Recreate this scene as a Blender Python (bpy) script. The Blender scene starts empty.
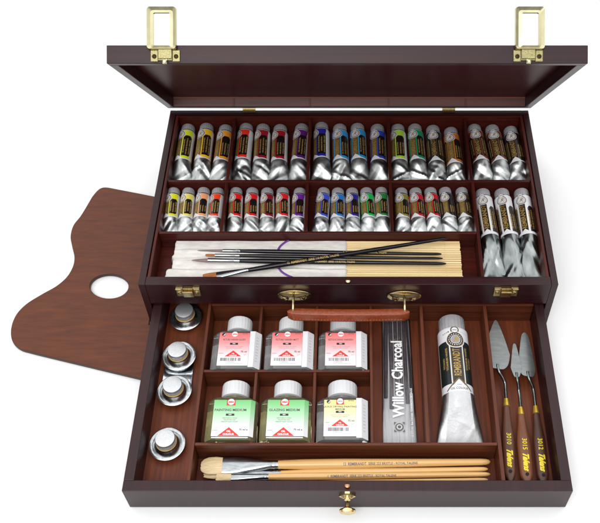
import bpy, bmesh, math, random
from mathutils import Vector, Matrix, noise
random.seed(7)
SC = bpy.context.scene
COL = SC.collection
S = 0.001                                    # everything below is written in millimetres
PI = math.pi

# ------------------------------------------------------------------ materials
def lin(c):
    return tuple(((v/255)/12.92 if v/255 <= .04045 else (((v/255)+.055)/1.055)**2.4) for v in c)
def newmat(name):
    m = bpy.data.materials.new(name); m.use_nodes = True
    nt = m.node_tree; b = nt.nodes['Principled BSDF']
    return m, nt, b
def flat(name, rgb, rough=.5, metal=0, coat=0, spec=.5, srgb=True):
    m, nt, b = newmat(name)
    c = lin(rgb) if srgb else rgb
    b.inputs['Base Color'].default_value = (*c, 1)
    b.inputs['Roughness'].default_value = rough
    b.inputs['Metallic'].default_value = metal
    b.inputs['Specular IOR Level'].default_value = spec
    if coat: b.inputs['Coat Weight'].default_value = coat; b.inputs['Coat Roughness'].default_value = .12
    return m
def noisy(name, c1, c2, scale=(40, 40, 40), rough=.4, metal=0, bump=0, detail=5, coat=0, rvar=0, coatr=.15, spec=.5, dist=.0002, lo=.3, hi=.7):
    m, nt, b = newmat(name)
    N = nt.nodes; L = nt.links
    tc = N.new('ShaderNodeTexCoord'); mp = N.new('ShaderNodeMapping'); mp.inputs['Scale'].default_value = scale
    oi = N.new('ShaderNodeObjectInfo'); ad = N.new('ShaderNodeVectorMath'); ad.operation = 'ADD'
    sc = N.new('ShaderNodeVectorMath'); sc.operation = 'SCALE'; sc.inputs['Scale'].default_value = 7.0
    cb = N.new('ShaderNodeCombineXYZ')
    L.new(oi.outputs['Random'], cb.inputs[0]); L.new(oi.outputs['Random'], cb.inputs[1]); L.new(cb.outputs[0], sc.inputs[0])
    L.new(tc.outputs['Object'], mp.inputs['Vector']); L.new(mp.outputs[0], ad.inputs[0]); L.new(sc.outputs[0], ad.inputs[1])
    n = N.new('ShaderNodeTexNoise'); n.inputs['Scale'].default_value = 1; n.inputs['Detail'].default_value = detail
    n.inputs['Roughness'].default_value = .6
    L.new(ad.outputs[0], n.inputs['Vector'])
    r = N.new('ShaderNodeValToRGB'); r.color_ramp.elements[0].position = lo; r.color_ramp.elements[1].position = hi
    r.color_ramp.elements[0].color = (*lin(c1), 1); r.color_ramp.elements[1].color = (*lin(c2), 1)
    L.new(n.outputs['Fac'], r.inputs['Fac']); L.new(r.outputs[0], b.inputs['Base Color'])
    b.inputs['Roughness'].default_value = rough; b.inputs['Metallic'].default_value = metal
    b.inputs['Specular IOR Level'].default_value = spec
    if rvar:
        mr = N.new('ShaderNodeMapRange'); mr.inputs['To Min'].default_value = rough-rvar; mr.inputs['To Max'].default_value = rough+rvar
        L.new(n.outputs['Fac'], mr.inputs['Value']); L.new(mr.outputs[0], b.inputs['Roughness'])
    if coat:
        b.inputs['Coat Weight'].default_value = coat; b.inputs['Coat Roughness'].default_value = coatr
    if bump:
        bp = N.new('ShaderNodeBump'); bp.inputs['Strength'].default_value = bump; bp.inputs['Distance'].default_value = dist
        L.new(n.outputs['Fac'], bp.inputs['Height']); L.new(bp.outputs[0], b.inputs['Normal'])
    return m

GX = (9, 330, 330); GY = (330, 9, 330); GZ = (330, 330, 9)
W_out = noisy('dark varnished wood', (30, 8, 13), (48, 15, 19), GX, .36, spec=.36, bump=.15, rvar=.05)
W_outy = noisy('dark varnished wood lengthwise', (30, 8, 13), (48, 15, 19), GY, .38, spec=.36, bump=.15, rvar=.05)
W_lidin = noisy('dark lid lining wood', (48, 14, 15), (68, 24, 22), GX, .34, bump=.03, spec=.06)
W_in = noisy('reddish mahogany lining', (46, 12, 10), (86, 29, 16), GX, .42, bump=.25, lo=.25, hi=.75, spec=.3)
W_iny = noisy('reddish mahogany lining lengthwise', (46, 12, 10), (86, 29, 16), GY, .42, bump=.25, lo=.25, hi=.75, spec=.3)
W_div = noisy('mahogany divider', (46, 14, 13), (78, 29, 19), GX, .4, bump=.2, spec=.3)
W_divy = noisy('mahogany divider lengthwise', (46, 14, 13), (78, 29, 19), GY, .4, bump=.2, spec=.3)
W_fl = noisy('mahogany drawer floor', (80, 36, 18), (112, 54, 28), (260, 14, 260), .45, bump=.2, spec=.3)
W_pal = noisy('brown palette veneer', (72, 34, 17), (100, 50, 24), (30, 190, 190), .4, bump=.12, spec=.3, detail=10, lo=.25, hi=.75)
W_paledge = flat('dark palette edge', (48, 26, 22), .5)
M_brass = noisy('polished brass', (206, 184, 130), (228, 210, 164), (300, 300, 300), .2, 1, rvar=.08)
M_brassd = noisy('worn brass', (168, 148, 98), (214, 196, 144), (500, 500, 500), .32, 1, rvar=.1, bump=.3)
M_pbrass = noisy('pale brass', (190, 183, 146), (206, 199, 162), (120, 120, 120), .26, 1, rvar=.08)
M_pbrassd = noisy('pale matt brass', (120, 112, 76), (172, 164, 122), (900, 900, 900), .42, 1, rvar=.1, bump=.5)
M_screw = flat('screw recess', (60, 48, 30), .5, 1)
M_leather = noisy('tan leather', (108, 44, 17), (146, 66, 26), (420, 420, 420), .42, bump=.6, coat=.1)
M_stitch = flat('leather stitching', (176, 100, 66), .7)
M_gcap = noisy('grey plastic cap', (140, 138, 141), (154, 152, 155), (200, 200, 200), .5)
M_foil = noisy('crumpled aluminium', (150, 153, 153), (188, 190, 190), (110, 70, 110), .38, 1, bump=.35, rvar=.06, detail=2, dist=.001)
M_foil2 = noisy('long tube aluminium', (104, 110, 110), (150, 155, 155), (110, 40, 110), .26, 1, bump=.3, rvar=.06, detail=2, dist=.001)
M_alu = noisy('spun aluminium', (198, 202, 204), (228, 230, 232), (400, 400, 400), .2, 1, rvar=.06)
M_alub = noisy('brushed aluminium cap', (190, 192, 194), (212, 214, 216), (900, 900, 900), .42, .85, bump=.3)
M_cork = flat('amber sealing ring', (186, 154, 92), .4)
M_paper = flat('white label', (212, 212, 215), .4, coat=.3)
M_white = flat('white paint', (226, 226, 228), .35)
M_capw = flat('white screw cap plastic', (206, 207, 209), .38)
M_black = flat('label black', (26, 18, 18), .35, coat=.3)
M_dgreen = flat('label deep green black', (20, 32, 30), .35, coat=.3)
M_ink = flat('grey ink', (92, 88, 90), .5)
M_inkl = flat('pale grey ink', (150, 146, 148), .5)
M_gold = flat('gold print', (176, 146, 84), .38, .35)
M_goldd = flat('dull gold print', (112, 92, 52), .4, .3)
M_red = flat('red print', (206, 44, 34), .4, coat=.2)
M_steel = noisy('knife steel', (128, 132, 132), (150, 154, 154), (80, 300, 80), .45, .75, rvar=.08)
M_steeld = noisy('dark steel shank', (70, 78, 76), (150, 156, 154), (80, 80, 80), .25, 1)
M_ferr = noisy('nickel ferrule', (140, 145, 148), (180, 184, 186), (100, 400, 400), .22, 1)
M_kferr = noisy('yellow brass ferrule', (214, 176, 60), (236, 200, 84), (300, 300, 300), .3, .7)
M_kw = noisy('brown knife handle wood', (70, 40, 28), (100, 60, 42), (260, 9, 260), .4, bump=.2)
M_kw2 = noisy('light brown knife handle wood', (92, 50, 30), (128, 76, 46), (260, 9, 260), .4, bump=.2)
M_kw3 = noisy('dark brown knife handle wood', (54, 31, 24), (84, 48, 35), (260, 9, 260), .4, bump=.2)
M_yel = flat('yellow print', (222, 200, 40), .5)
M_nat = noisy('natural birch handle', (196, 150, 88), (220, 178, 116), (9, 300, 300), .35, coat=.3, bump=.1)
M_brist = noisy('pale hog bristle', (186, 160, 116), (226, 204, 164), (25, 1400, 1400), .6, bump=.8, dist=.0004)
M_sable = noisy('orange brown sable hair', (120, 66, 28), (186, 116, 58), (25, 1600, 1600), .6, bump=.8, dist=.0004)
M_grey = noisy('grey brown brush hair', (96, 76, 76), (150, 128, 124), (25, 1600, 1600), .6, bump=.8, dist=.0004)
M_whair = noisy('white brush hair', (214, 210, 204), (236, 234, 230), (25, 1600, 1600), .6, bump=.5)
M_blk = flat('black lacquer', (16, 11, 16), .16, spec=.35)
M_cloth = noisy('off white cotton', (198, 193, 186), (222, 219, 214), (90, 260, 90), .85, bump=.8, dist=.0007)
M_bam = noisy('bamboo slats', (202, 170, 112), (240, 218, 168), (5, 330, 330), .5, bump=.2)
M_rib = flat('purple ribbon', (108, 60, 150), .5)
M_stick = noisy('charcoal', (58, 49, 56), (82, 72, 79), (40, 400, 400), .7, bump=.5)
M_card = noisy('grey printed card', (176, 176, 179), (194, 194, 196), (40, 40, 40), .5)
M_hole = flat('dark hole', (14, 9, 9), .8)

def film_mat():
    m = bpy.data.materials.new('clear film'); m.use_nodes = True
    nt = m.node_tree; N = nt.nodes; L = nt.links; N.clear()
    o = N.new('ShaderNodeOutputMaterial'); mx = N.new('ShaderNodeMixShader')
    t = N.new('ShaderNodeBsdfTransparent'); g = N.new('ShaderNodeBsdfGlossy'); g.inputs['Roughness'].default_value = .12
    f = N.new('ShaderNodeFresnel'); f.inputs['IOR'].default_value = 1.5
    nz = N.new('ShaderNodeTexNoise'); tc = N.new('ShaderNodeTexCoord'); mp = N.new('ShaderNodeMapping'); mp.inputs['Scale'].default_value = (260, 14, 50)
    nz.inputs['Scale'].default_value = 1
    bp = N.new('ShaderNodeBump'); bp.inputs['Strength'].default_value = .8; bp.inputs['Distance'].default_value = .002
    L.new(tc.outputs['Object'], mp.inputs[0]); L.new(mp.outputs[0], nz.inputs['Vector']); L.new(nz.outputs['Fac'], bp.inputs['Height'])
    L.new(bp.outputs[0], g.inputs['Normal']); L.new(bp.outputs[0], f.inputs['Normal'])
    ma = N.new('ShaderNodeMath'); ma.operation = 'MULTIPLY_ADD'; ma.inputs[1].default_value = 1.2; ma.inputs[2].default_value = .02
    L.new(f.outputs[0], ma.inputs[0]); L.new(ma.outputs[0], mx.inputs[0]); L.new(t.outputs[0], mx.inputs[1]); L.new(g.outputs[0], mx.inputs[2]); L.new(mx.outputs[0], o.inputs[0])
    return m
M_film = film_mat()
def glass_mat(name, col, rough=.03):
    m, nt, b = newmat(name)
    b.inputs['Base Color'].default_value = (*lin(col), 1)
    b.inputs['Roughness'].default_value = rough; b.inputs['IOR'].default_value = 1.46
    b.inputs['Transmission Weight'].default_value = .93
    return m
G_clear = glass_mat('clear glass with varnish', (238, 237, 236))
G_oil = glass_mat('glass with yellowish oil', (232, 226, 180))
def gradient_mat(name, top, mid, bot):
    """printed colour fade of a label, follows the label's own UV"""
    m, nt, b = newmat(name); N = nt.nodes; L = nt.links
    uv = N.new('ShaderNodeUVMap'); sx = N.new('ShaderNodeSeparateXYZ'); r = N.new('ShaderNodeValToRGB')
    r.color_ramp.elements[0].position = .02; r.color_ramp.elements[0].color = (*lin(top), 1)
    r.color_ramp.elements[1].position = .80; r.color_ramp.elements[1].color = (*lin(bot), 1)
    e = r.color_ramp.elements.new(.36); e.color = (*lin(mid), 1)
    L.new(uv.outputs[0], sx.inputs[0]); L.new(sx.outputs[1], r.inputs[0]); L.new(r.outputs[0], b.inputs['Base Color'])
    b.inputs['Roughness'].default_value = .4; b.inputs['Coat Weight'].default_value = .2
    return m
M_gpink = gradient_mat('pink fading label', (232, 96, 92), (228, 148, 150), (222, 222, 224))
M_ggreen = gradient_mat('green fading label', (104, 184, 108), (158, 206, 160), (222, 222, 224))
M_gyel = gradient_mat('yellow fading label', (226, 214, 128), (228, 220, 168), (222, 222, 224))

# ------------------------------------------------------------------ object helpers
def link(name, me, mats, parent=None, smooth=False, bevel=0, seg=2, angle=35):
    o = bpy.data.objects.new(name, me); COL.objects.link(o)
    for m in (mats if isinstance(mats, (list, tuple)) else [mats]): me.materials.append(m)
    if parent: o.parent = parent
    if smooth is True:
        for p in me.polygons: p.use_smooth = True
    elif smooth:
        for p in me.polygons: p.use_smooth = True
        me.set_sharp_from_angle(angle=math.radians(smooth))
    if bevel:
        b = o.modifiers.new('bevel', 'BEVEL'); b.width = bevel*S; b.segments = seg; b.limit_method = 'ANGLE'; b.angle_limit = math.radians(angle)
    return o
def from_bm(name, bm, mats, parent=None, **k):
    me = bpy.data.meshes.new(name); bm.to_mesh(me); bm.free()
    return link(name, me, mats, parent, **k)
def thing(name, label, cat, loc=(0, 0, 0), rot=(0, 0, 0), group=None):
    o = bpy.data.objects.new(name, None); COL.objects.link(o); o.empty_display_size = .01
    o.location = Vector(loc)*S; o.rotation_euler = rot
    o['label'] = label; o['category'] = cat
    if group: o['group'] = group
    return o
def tag(o, label, cat, group=None):
    o['label'] = label; o['category'] = cat
    if group: o['group'] = group
    return o
def B(bm, x0, x1, y0, y1, z0, z1, mi=0):
    v = [bm.verts.new((x*S, y*S, z*S)) for x in (x0, x1) for y in (y0, y1) for z in (z0, z1)]
    for q in ((0, 1, 3, 2), (4, 6, 7, 5), (0, 4, 5, 1), (2, 3, 7, 6), (0, 2, 6, 4), (1, 5, 7, 3)):
        f = bm.faces.new([v[i] for i in q]); f.material_index = mi
def rings(bm, rs, mi=0, cap=True):
    """rs: list of rings (lists of points in mm) joined into a tube"""
    vs = [[bm.verts.new(Vector(p)*S) for p in r] for r in rs]
    n = len(rs[0])
    for a, b in zip(vs, vs[1:]):
        for i in range(n):
            f = bm.faces.new((a[i], a[(i+1) % n], b[(i+1) % n], b[i])); f.material_index = mi; f.smooth = True
    if cap:
        f = bm.faces.new(vs[0][::-1]); f.material_index = mi
        f = bm.faces.new(vs[-1]); f.material_index = mi
    return vs
def lathe(bm, prof, axis='z', n=40, o=(0, 0, 0), mi=0, rib=0, ribn=0, cap=True, flatten=1):
    """prof: (r, h[, ribbed]) along axis"""
    rs = []
    for p in prof:
        r, h = p[0], p[1]; rb = rib if len(p) > 2 and p[2] else 0
        ring = []
        for i in range(n):
            a = 2*PI*i/n
            rr = r + (rb*(1 if (i*ribn//n) % 2 == 0 else -1)*.5 if rb else 0)
            c, s = rr*math.cos(a), rr*math.sin(a)*flatten
            ring.append({'z': (c, s, h), 'y': (c, h, s), 'x': (h, c, s)}[axis])
        rs.append([(q[0]+o[0], q[1]+o[1], q[2]+o[2]) for q in ring])
    rings(bm, rs, mi, cap)
def tube(bm, pts, r, n=10, mi=0, flat_=1, cap=True):
    """round bar along points; r number or list"""
    P = [Vector(p) for p in pts]; rs = []
    up = Vector((0, 0, 1))
    prev = None
    for i, p in enumerate(P):
        d = (P[min(i+1, len(P)-1)]-P[max(i-1, 0)]).normalized()
        if prev is None:
            ref = up if abs(d.dot(up)) < .9 else Vector((1, 0, 0))
            s = d.cross(ref).normalized()
        else:
            s = (prev - d*prev.dot(d)).normalized()
        prev = s; t = s.cross(d)
        rr = r[i] if isinstance(r, (list, tuple)) else r
        rs.append([p + s*math.cos(2*PI*k/n)*rr + t*math.sin(2*PI*k/n)*rr*flat_ for k in range(n)])
    rings(bm, rs, mi, cap)
def spline(pts, per=8, closed=False):
    out = []; n = len(pts)
    rng = range(n) if closed else range(n-1)
    for i in rng:
        g = (lambda k: pts[k % n]) if closed else (lambda k: pts[max(0, min(n-1, k))])
        p0, p1, p2, p3 = [Vector(g(i+j)) for j in (-1, 0, 1, 2)]
        for k in range(per):
            t = k/per
            out.append(.5*((2*p1)+(-p0+p2)*t+(2*p0-5*p1+4*p2-p3)*t*t+(-p0+3*p1-3*p2+p3)*t**3))
    if not closed: out.append(Vector(pts[-1]))
    return out
def fix(bm):
    bmesh.ops.recalc_face_normals(bm, faces=bm.faces); return bm
def plate(loops, thick, bev=0):
    """extruded 2-D outline (with holes) -> mesh, centred on z=0, mm"""
    cu = bpy.data.curves.new('outline', 'CURVE'); cu.dimensions = '2D'; cu.fill_mode = 'BOTH'
    for lp in loops:
        sp = cu.splines.new('POLY'); sp.points.add(len(lp)-1); sp.use_cyclic_u = True
        for i, p in enumerate(lp): sp.points[i].co = (p[0]*S, p[1]*S, 0, 1)
    cu.extrude = (thick/2-bev)*S; cu.bevel_depth = bev*S; cu.bevel_resolution = 1; cu.offset = -bev*S
    ob = bpy.data.objects.new('outline', cu); COL.objects.link(ob)
    me = bpy.data.meshes.new_from_object(ob.evaluated_get(bpy.context.evaluated_depsgraph_get()))
    bpy.data.objects.remove(ob); bpy.data.curves.remove(cu); me.materials.clear()
    return me
_tc = {}
def text_polys(s, size, bold=0, shear=0, space=1):
    """flat glyph polygons of a word, centred at 0,0, in mm"""
    k = (s, size, bold, shear, space)
    if k in _tc: return _tc[k]
    cu = bpy.data.curves.new('word', 'FONT'); cu.body = s; cu.size = size; cu.align_x = 'CENTER'; cu.align_y = 'CENTER'
    cu.resolution_u = 2; cu.offset = bold; cu.shear = shear; cu.space_character = space
    ob = bpy.data.objects.new('word', cu); COL.objects.link(ob)
    me = bpy.data.meshes.new_from_object(ob.evaluated_get(bpy.context.evaluated_depsgraph_get()))
    out = ([tuple(v.co[:2]) for v in me.vertices], [tuple(p.vertices) for p in me.polygons])
    bpy.data.objects.remove(ob); bpy.data.curves.remove(cu); bpy.data.meshes.remove(me)
    _tc[k] = out
    return out

class Art:
    """flat print (u to the right, v towards the viewer = down) that is later laid on a surface"""
    def __init__(s): s.bm = bmesh.new(); s.mats = []
    def mi(s, m):
        if m not in s.mats: s.mats.append(m)
        return s.mats.index(m)
    def poly(s, pts, m, lift=0):
        f = s.bm.faces.new([s.bm.verts.new((p[0], p[1], lift)) for p in pts]); f.material_index = s.mi(m)
    def rect(s, u0, u1, v0, v1, m, lift=0): s.poly([(u0, v0), (u1, v0), (u1, v1), (u0, v1)], m, lift)
    def disc(s, u, v, r, m, lift=0, n=20, k=1): s.poly([(u+r*math.cos(2*PI*i/n)*k, v+r*math.sin(2*PI*i/n)) for i in range(n)], m, lift)
    def text(s, word, u, v, size, m, lift=0, d=0, bold=0, shear=0, sx=1, space=1):
        """d=0 reads left-right; 1 reads upward (away from viewer); -1 reads downward"""
        vs, fs = text_polys(word, size, bold, shear, space)
        T = []
        for x, y in vs:
            x *= sx
            if d == 0: T.append((u+x, v-y))
            elif d == 1: T.append((u-y, v-x))
            else: T.append((u+y, v+x))
        V = [s.bm.verts.new((a, b, lift)) for a, b in T]; k = s.mi(m)
        for f in fs:
            try: s.bm.faces.new([V[i] for i in f]).material_index = k
            except ValueError: pass
    def fit(s, word, u, v0, v1, size, m, lift, bold=0):
        vs, fs = text_polys(word, size, bold)
        w = max(p[0] for p in vs)-min(p[0] for p in vs)
        s.text(word, u, (v0+v1)/2, size, m, lift, 1, bold, 0, (v1-v0)/w)
    def build(s, name, fn, parent, du=0, dv=0, smooth=True):
        bm = s.bm
        for ax, st in ((0, du), (1, dv)):
            if not st: continue
            lo = min(v.co[ax] for v in bm.verts); hi = max(v.co[ax] for v in bm.verts)
            k = math.floor(lo/st)+1
            while k*st < hi:
                no = Vector((1, 0, 0)) if ax == 0 else Vector((0, 1, 0))
                bmesh.ops.bisect_plane(bm, geom=bm.verts[:]+bm.edges[:]+bm.faces[:], dist=1e-5, plane_co=no*(k*st+.003), plane_no=no)
                k += 1
        vmax = max(v.co.y for v in bm.verts); vmin = min(v.co.y for v in bm.verts)
        umax = max(v.co.x for v in bm.verts); umin = min(v.co.x for v in bm.verts)
        uvl = bm.loops.layers.uv.new('UVMap')
        for f in bm.faces:
            for l in f.loops: l[uvl].uv = ((l.vert.co.x-umin)/(umax-umin), (l.vert.co.y-vmin)/(vmax-vmin))
        for v in bm.verts: v.co = Vector(fn(v.co.x, v.co.y, v.co.z))*S
        bm.normal_update()
        for f in bm.faces:
            if smooth: f.smooth = True
        for f in bm.faces[:]:
            c = f.calc_center_median()
            ref = s.out(c) if hasattr(s, 'out') else Vector((0, 0, 1))
            if f.normal.dot(ref) < 0: f.normal_flip()
        return from_bm(name, bm, s.mats, parent)

# ------------------------------------------------------------------ setting
bm = bmesh.new()
R = 12.0
f = bm.faces.new([bm.verts.new(p) for p in ((-R, -R, 0), (R, -R, 0), (R, R, 0), (-R, R, 0))])
g = from_bm('ground', bm, noisy('white studio sweep', (227, 227, 227), (230, 230, 230), (3, 3, 3), .9, spec=.1))
g['kind'] = 'structure'; g['label'] = 'seamless white studio surface under the open paint box'

# ------------------------------------------------------------------ the paint box
W2, D, H = 210, 253.5, 73.5
box = thing('paint_box', 'large dark brown wooden artist box, lid raised and lower drawer pulled out', 'paint box')
bm = bmesh.new()
for s in (-1, 1):
    B(bm, *sorted((s*203, s*210)), 0, D, .3, H)
B(bm, -203, 203, 0, 10, 40.2, H)                 # front wall above the drawer
B(bm, -203, 203, D-7, D, .3, H)                  # back wall
B(bm, -203, 203, 10, D-7, .3, 1.6)               # base
fix(bm); from_bm('carcass', bm, W_out, box, bevel=.5)
TF = 48
bm = bmesh.new()
B(bm, -202.6, 202.6, 10.2, D-7.3, TF-4, TF)
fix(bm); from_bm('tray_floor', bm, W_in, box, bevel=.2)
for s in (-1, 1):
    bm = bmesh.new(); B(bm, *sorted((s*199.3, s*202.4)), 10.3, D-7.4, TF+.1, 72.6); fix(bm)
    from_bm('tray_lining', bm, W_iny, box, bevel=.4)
bm = bmesh.new(); B(bm, -199.1, 199.1, D-10, D-7.5, TF+.1, 72.3); fix(bm); from_bm('tray_lining', bm, W_in, box, bevel=.4)
def divider(x0, x1, y0, y1, z0, z1, m, par): 
    bm = bmesh.new(); B(bm, x0, x1, y0, y1, z0, z1); fix(bm); return from_bm('divider', bm, m, par, bevel=.45)
ZT = 70.8
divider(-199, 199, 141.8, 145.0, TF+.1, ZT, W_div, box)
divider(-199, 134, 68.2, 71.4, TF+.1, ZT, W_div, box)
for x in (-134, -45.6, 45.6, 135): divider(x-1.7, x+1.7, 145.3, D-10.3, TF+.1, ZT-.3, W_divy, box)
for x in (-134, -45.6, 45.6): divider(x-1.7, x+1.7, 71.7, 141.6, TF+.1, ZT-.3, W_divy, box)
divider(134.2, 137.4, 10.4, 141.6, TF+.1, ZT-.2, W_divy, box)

# front hardware on the carcass
def oval(cx, cz, rx, rz, n=28, top=None): return [(cx+rx*math.cos(2*PI*i/n), cz+rz*math.sin(2*PI*i/n)) for i in range(n)]
def handle_bracket(x, z):
    me = plate([oval(0, 0, 17.5, 8.5)], 1.8, .4)
    for v in me.vertices: v.co = Vector((v.co.x, -v.co.z, v.co.y))
    o = link('handle_bracket', me, M_brass, box, smooth=40); o.location = (x*S, -1.2*S, z*S)
    bm = bmesh.new()      # flange on the top edge and two domed screws
    pts = [(-15.5+31*i/14, -2.1-5.2*math.sin(PI*i/14)**.6) for i in range(15)]
    rings(bm, [[(p[0], -2, 4.6), (p[0], -2, 6.4), (p[0], p[1], 6.4+.3), (p[0], p[1], 4.9)] for p in pts])
    for s in (-1, 1): lathe(bm, [(3.6, -1), (3.4, -3.0), (2.2, -4.1), (.4, -4.5)], 'y', 18, (s*8.8, 0, -1.6))
    fix(bm); h = from_bm('bracket_lip', bm, M_brass, o, smooth=35); h.location = (0, 0, 0)
    return o
hb1 = handle_bracket(-54.6, 57.0)
hb2 = handle_bracket(56.5, 55.6)
# leather handle with its two brass hooks
hp = []
NH = 40
for i in range(NH+1):
    t = i/NH; x = -60.5+121.5*t
    arch = 1.5*math.sin(PI*t)
    e = min(1, (min(t, 1-t)*NH/2.2+.06))**.5
    hw = 4.4*e; hh = 6.6*(.82+.18*e)
    zc = 54.6-(0.8*t)+arch*.4; yc = -23.0-arch
    ring = []
    for k in range(20):
        a = 2*PI*k/20; c, s_ = math.cos(a), math.sin(a)
        ring.append((x, yc+hw*math.copysign(abs(c)**.45, c), zc+hh*math.copysign(abs(s_)**.45, s_)))
    hp.append(ring)
bm = bmesh.new(); rings(bm, hp, 0); fix(bm)
leather = from_bm('leather_handle', bm, M_leather, box, smooth=50)
bm = bmesh.new()
for i in range(36):
    x = -55+3.05*i; t = (x+60.5)/121.5; a = 1.5*math.sin(PI*t)
    B(bm, x, x+2, -23-a-4.66, -23-a-4.2, 52.9-.8*t, 53.5-.8*t)
fix(bm); from_bm('stitching', bm, M_stitch, leather)
for x, z in ((-54.8, 61.6), (56.2, 60.4)):
    bm = bmesh.new()
    P = spline([(x, -3, z+1), (x, -8, z+2.4), (x, -15, z+2.2), (x, -20, z+1.6), (x, -22.5, z-.6), (x, -22.5, z-5)], 5)
    tube(bm, P, 1.35, 12)
    lathe(bm, [(2.4, z-1.4), (2.4, z-.9), (1.5, z-.6)], 'z', 18, (x, -22.5, 0))
    fix(bm); from_bm('handle_hook', bm, M_brass, box, smooth=40)
def catch(x):
    bm = bmesh.new()
    B(bm, x-12, x-5, -1.6, .2, 55.6, 69.5); B(bm, x+5, x+12, -1.6, .2, 55.6, 69.5)
    B(bm, x-5, x+5, -1.6, .2, 55.8, 68)
    # raised tongue the loop hooks over
    rings(bm, [[(x+u, -1.6, 56.2), (x+u, -3.2, 56.0), (x+u, -4.6, 64.5), (x+u, -6.0, 66.6), (x+u, -5.2, 68.2), (x+u, -1.6, 64.0)] for u in (-5.2, 5.2)])
    B(bm, x-12, x-6.2, -3.4, -1.6, 68.3, 69.7); B(bm, x+6.2, x+12, -3.4, -1.6, 68.3, 69.7)
    fix(bm); o = from_bm('latch_catch', bm, M_brassd, box, bevel=.35)
    bm = bmesh.new()
    for s in (-1, 1): lathe(bm, [(2, -1.3), (1.8, -2.3), (.9, -2.8)], 'y', 14, (x+s*8.6, 0, 62.5))
    fix(bm); from_bm('screw', bm, M_brass, o, smooth=40)
catch(-161); catch(158.4)
bm = bmesh.new(); lathe(bm, [(1.0, 73.4), (1.0, 74.6), (2.3, 75.0), (2.5, 76), (1.6, 77), (.3, 77.3)], 'z', 20, (-.2, 3.0, 0)); fix(bm)
from_bm('locking_pin', bm, M_brass, box, smooth=40)

# drawer ------------------------------------------------------------
Y0 = -201.9
bm = bmesh.new()
B(bm, -201, 201, Y0, Y0+10.3, 1.4, 38.2)
B(bm, -201, -191.6, Y0+10.3, 120, 2, 38.2); B(bm, 191.6, 201, Y0+10.3, 120, 2, 38.2)
B(bm, -191.6, 191.6, 117, 120, 2, 38.2)
fix(bm); dr = from_bm('drawer', bm, W_outy, box, bevel=.5)
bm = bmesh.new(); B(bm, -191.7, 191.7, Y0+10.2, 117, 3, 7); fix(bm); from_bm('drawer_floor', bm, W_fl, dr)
ZD = 36.3
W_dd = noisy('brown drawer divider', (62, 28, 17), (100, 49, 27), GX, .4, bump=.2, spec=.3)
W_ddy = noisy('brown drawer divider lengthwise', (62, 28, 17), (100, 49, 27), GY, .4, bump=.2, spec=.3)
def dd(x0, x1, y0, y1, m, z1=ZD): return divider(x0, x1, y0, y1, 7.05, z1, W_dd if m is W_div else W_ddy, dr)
dd(-144.6, -141.6, Y0+10.5, 4.2, W_divy)                       # cup compartment wall
dd(-141.4, 191.4, 1.0, 4.0, W_div, ZD-.4)                            # back piece
dd(-141.4, 21.2, -78.2, -75.4, W_div, ZD-.6)
dd(-141.4, 138.4, -156.4, -153.4, W_div, ZD-.5)
for x in (-89.6, -32.4):
    dd(x-1.4, x+1.4, -75.3, .9, W_divy, ZD-1.0); dd(x-1.4, x+1.4, -153.3, -78.3, W_divy, ZD-1.0)
dd(21.4, 24.2, -153.3, .9, W_divy, ZD-.8)
dd(73.0, 76.4, -153.3, .9, W_divy, ZD-.2)
dd(138.6, 142.2, Y0+10.5, .9, W_divy)
# brass turn latch on the drawer front
bm = bmesh.new()
z = 31
pts = [(-7.5, z), (-5.0, z+2.2), (-2.2, z+3.4), (-2.2, z+6.6), (2.2, z+6.6), (2.2, z+3.4), (5.0, z+2.2), (7.5, z), (5.0, z-3.4), (1.8, z-5.0), (-1.8, z-5), (-5.0, z-3.4)]
rings(bm, [[(p[0], Y0+.1, p[1]) for p in pts], [(p[0], Y0-2.0, p[1]) for p in pts], [(p[0]*.8, Y0-3.0, z+(p[1]-z)*.8) for p in pts]])
lathe(bm, [(3.0, Y0-2.4), (2.8, Y0-4.6), (1.2, Y0-5.6)], 'y', 18, (0, 0, z-2))
fix(bm); dl = from_bm('drawer_latch', bm, M_brass, dr, smooth=30)
bm = bmesh.new()
lathe(bm, [(2.2, Y0-.1), (2.2, Y0-7), (4.5, Y0-8.2), (7.2, Y0-9.5), (7.6, Y0-11), (6.4, Y0-12.6), (2, Y0-13.4)], 'y', 28, (0, 0, 19.0), flatten=.7)
fix(bm); from_bm('drawer_knob', bm, M_brass, dr, smooth=40)
bm = bmesh.new(); lathe(bm, [(1.0, 38), (1.0, 39.2), (2.2, 39.6), (2.4, 40.4), (1.4, 41.2), (.3, 41.4)], 'z', 18, (0, Y0+4.5, 0)); fix(bm)
from_bm('rim_stud', bm, noisy('copper stud', (176, 120, 92), (204, 150, 118), (300,)*3, .3, 1), dr, smooth=40)

# lid (local frame: closed position, hinge line at the origin) ---------
LA = 51.24; LT = 16.2; LL = 255.2; LW = 212.3
bm = bmesh.new()
B(bm, -LW, LW, -LL+8, 0, LT-3.2, LT)
B(bm, -LW, LW, -LL, -LL+8, 0, LT)
B(bm, -LW, LW, -8, 0, 0, LT-3.2)
for s in (-1, 1): B(bm, *sorted((s*(LW-8), s*LW)), -LL+8, -8, 0, LT-3.2)
fix(bm); lid = from_bm('lid', bm, W_out, box, bevel=.5)
lid.location = (0, D*S, (H+3)*S); lid.rotation_euler = (math.radians(-LA), 0, 0)
bm = bmesh.new(); B(bm, -LW+8.2, LW-8.2, -LL+8.2, -8.3, LT-4.6, LT-3.25); fix(bm); from_bm('lid_lining', bm, W_lidin, lid)
bm = bmesh.new(); B(bm, -LW+8.3, LW-8.3, -9.6, -8.1, 1.0, LT-4.7); fix(bm)
from_bm('hinge_side_lining', bm, noisy('worn reddish lining', (70, 44, 42), (110, 62, 50), GX, .4, bump=.2), lid)
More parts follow.
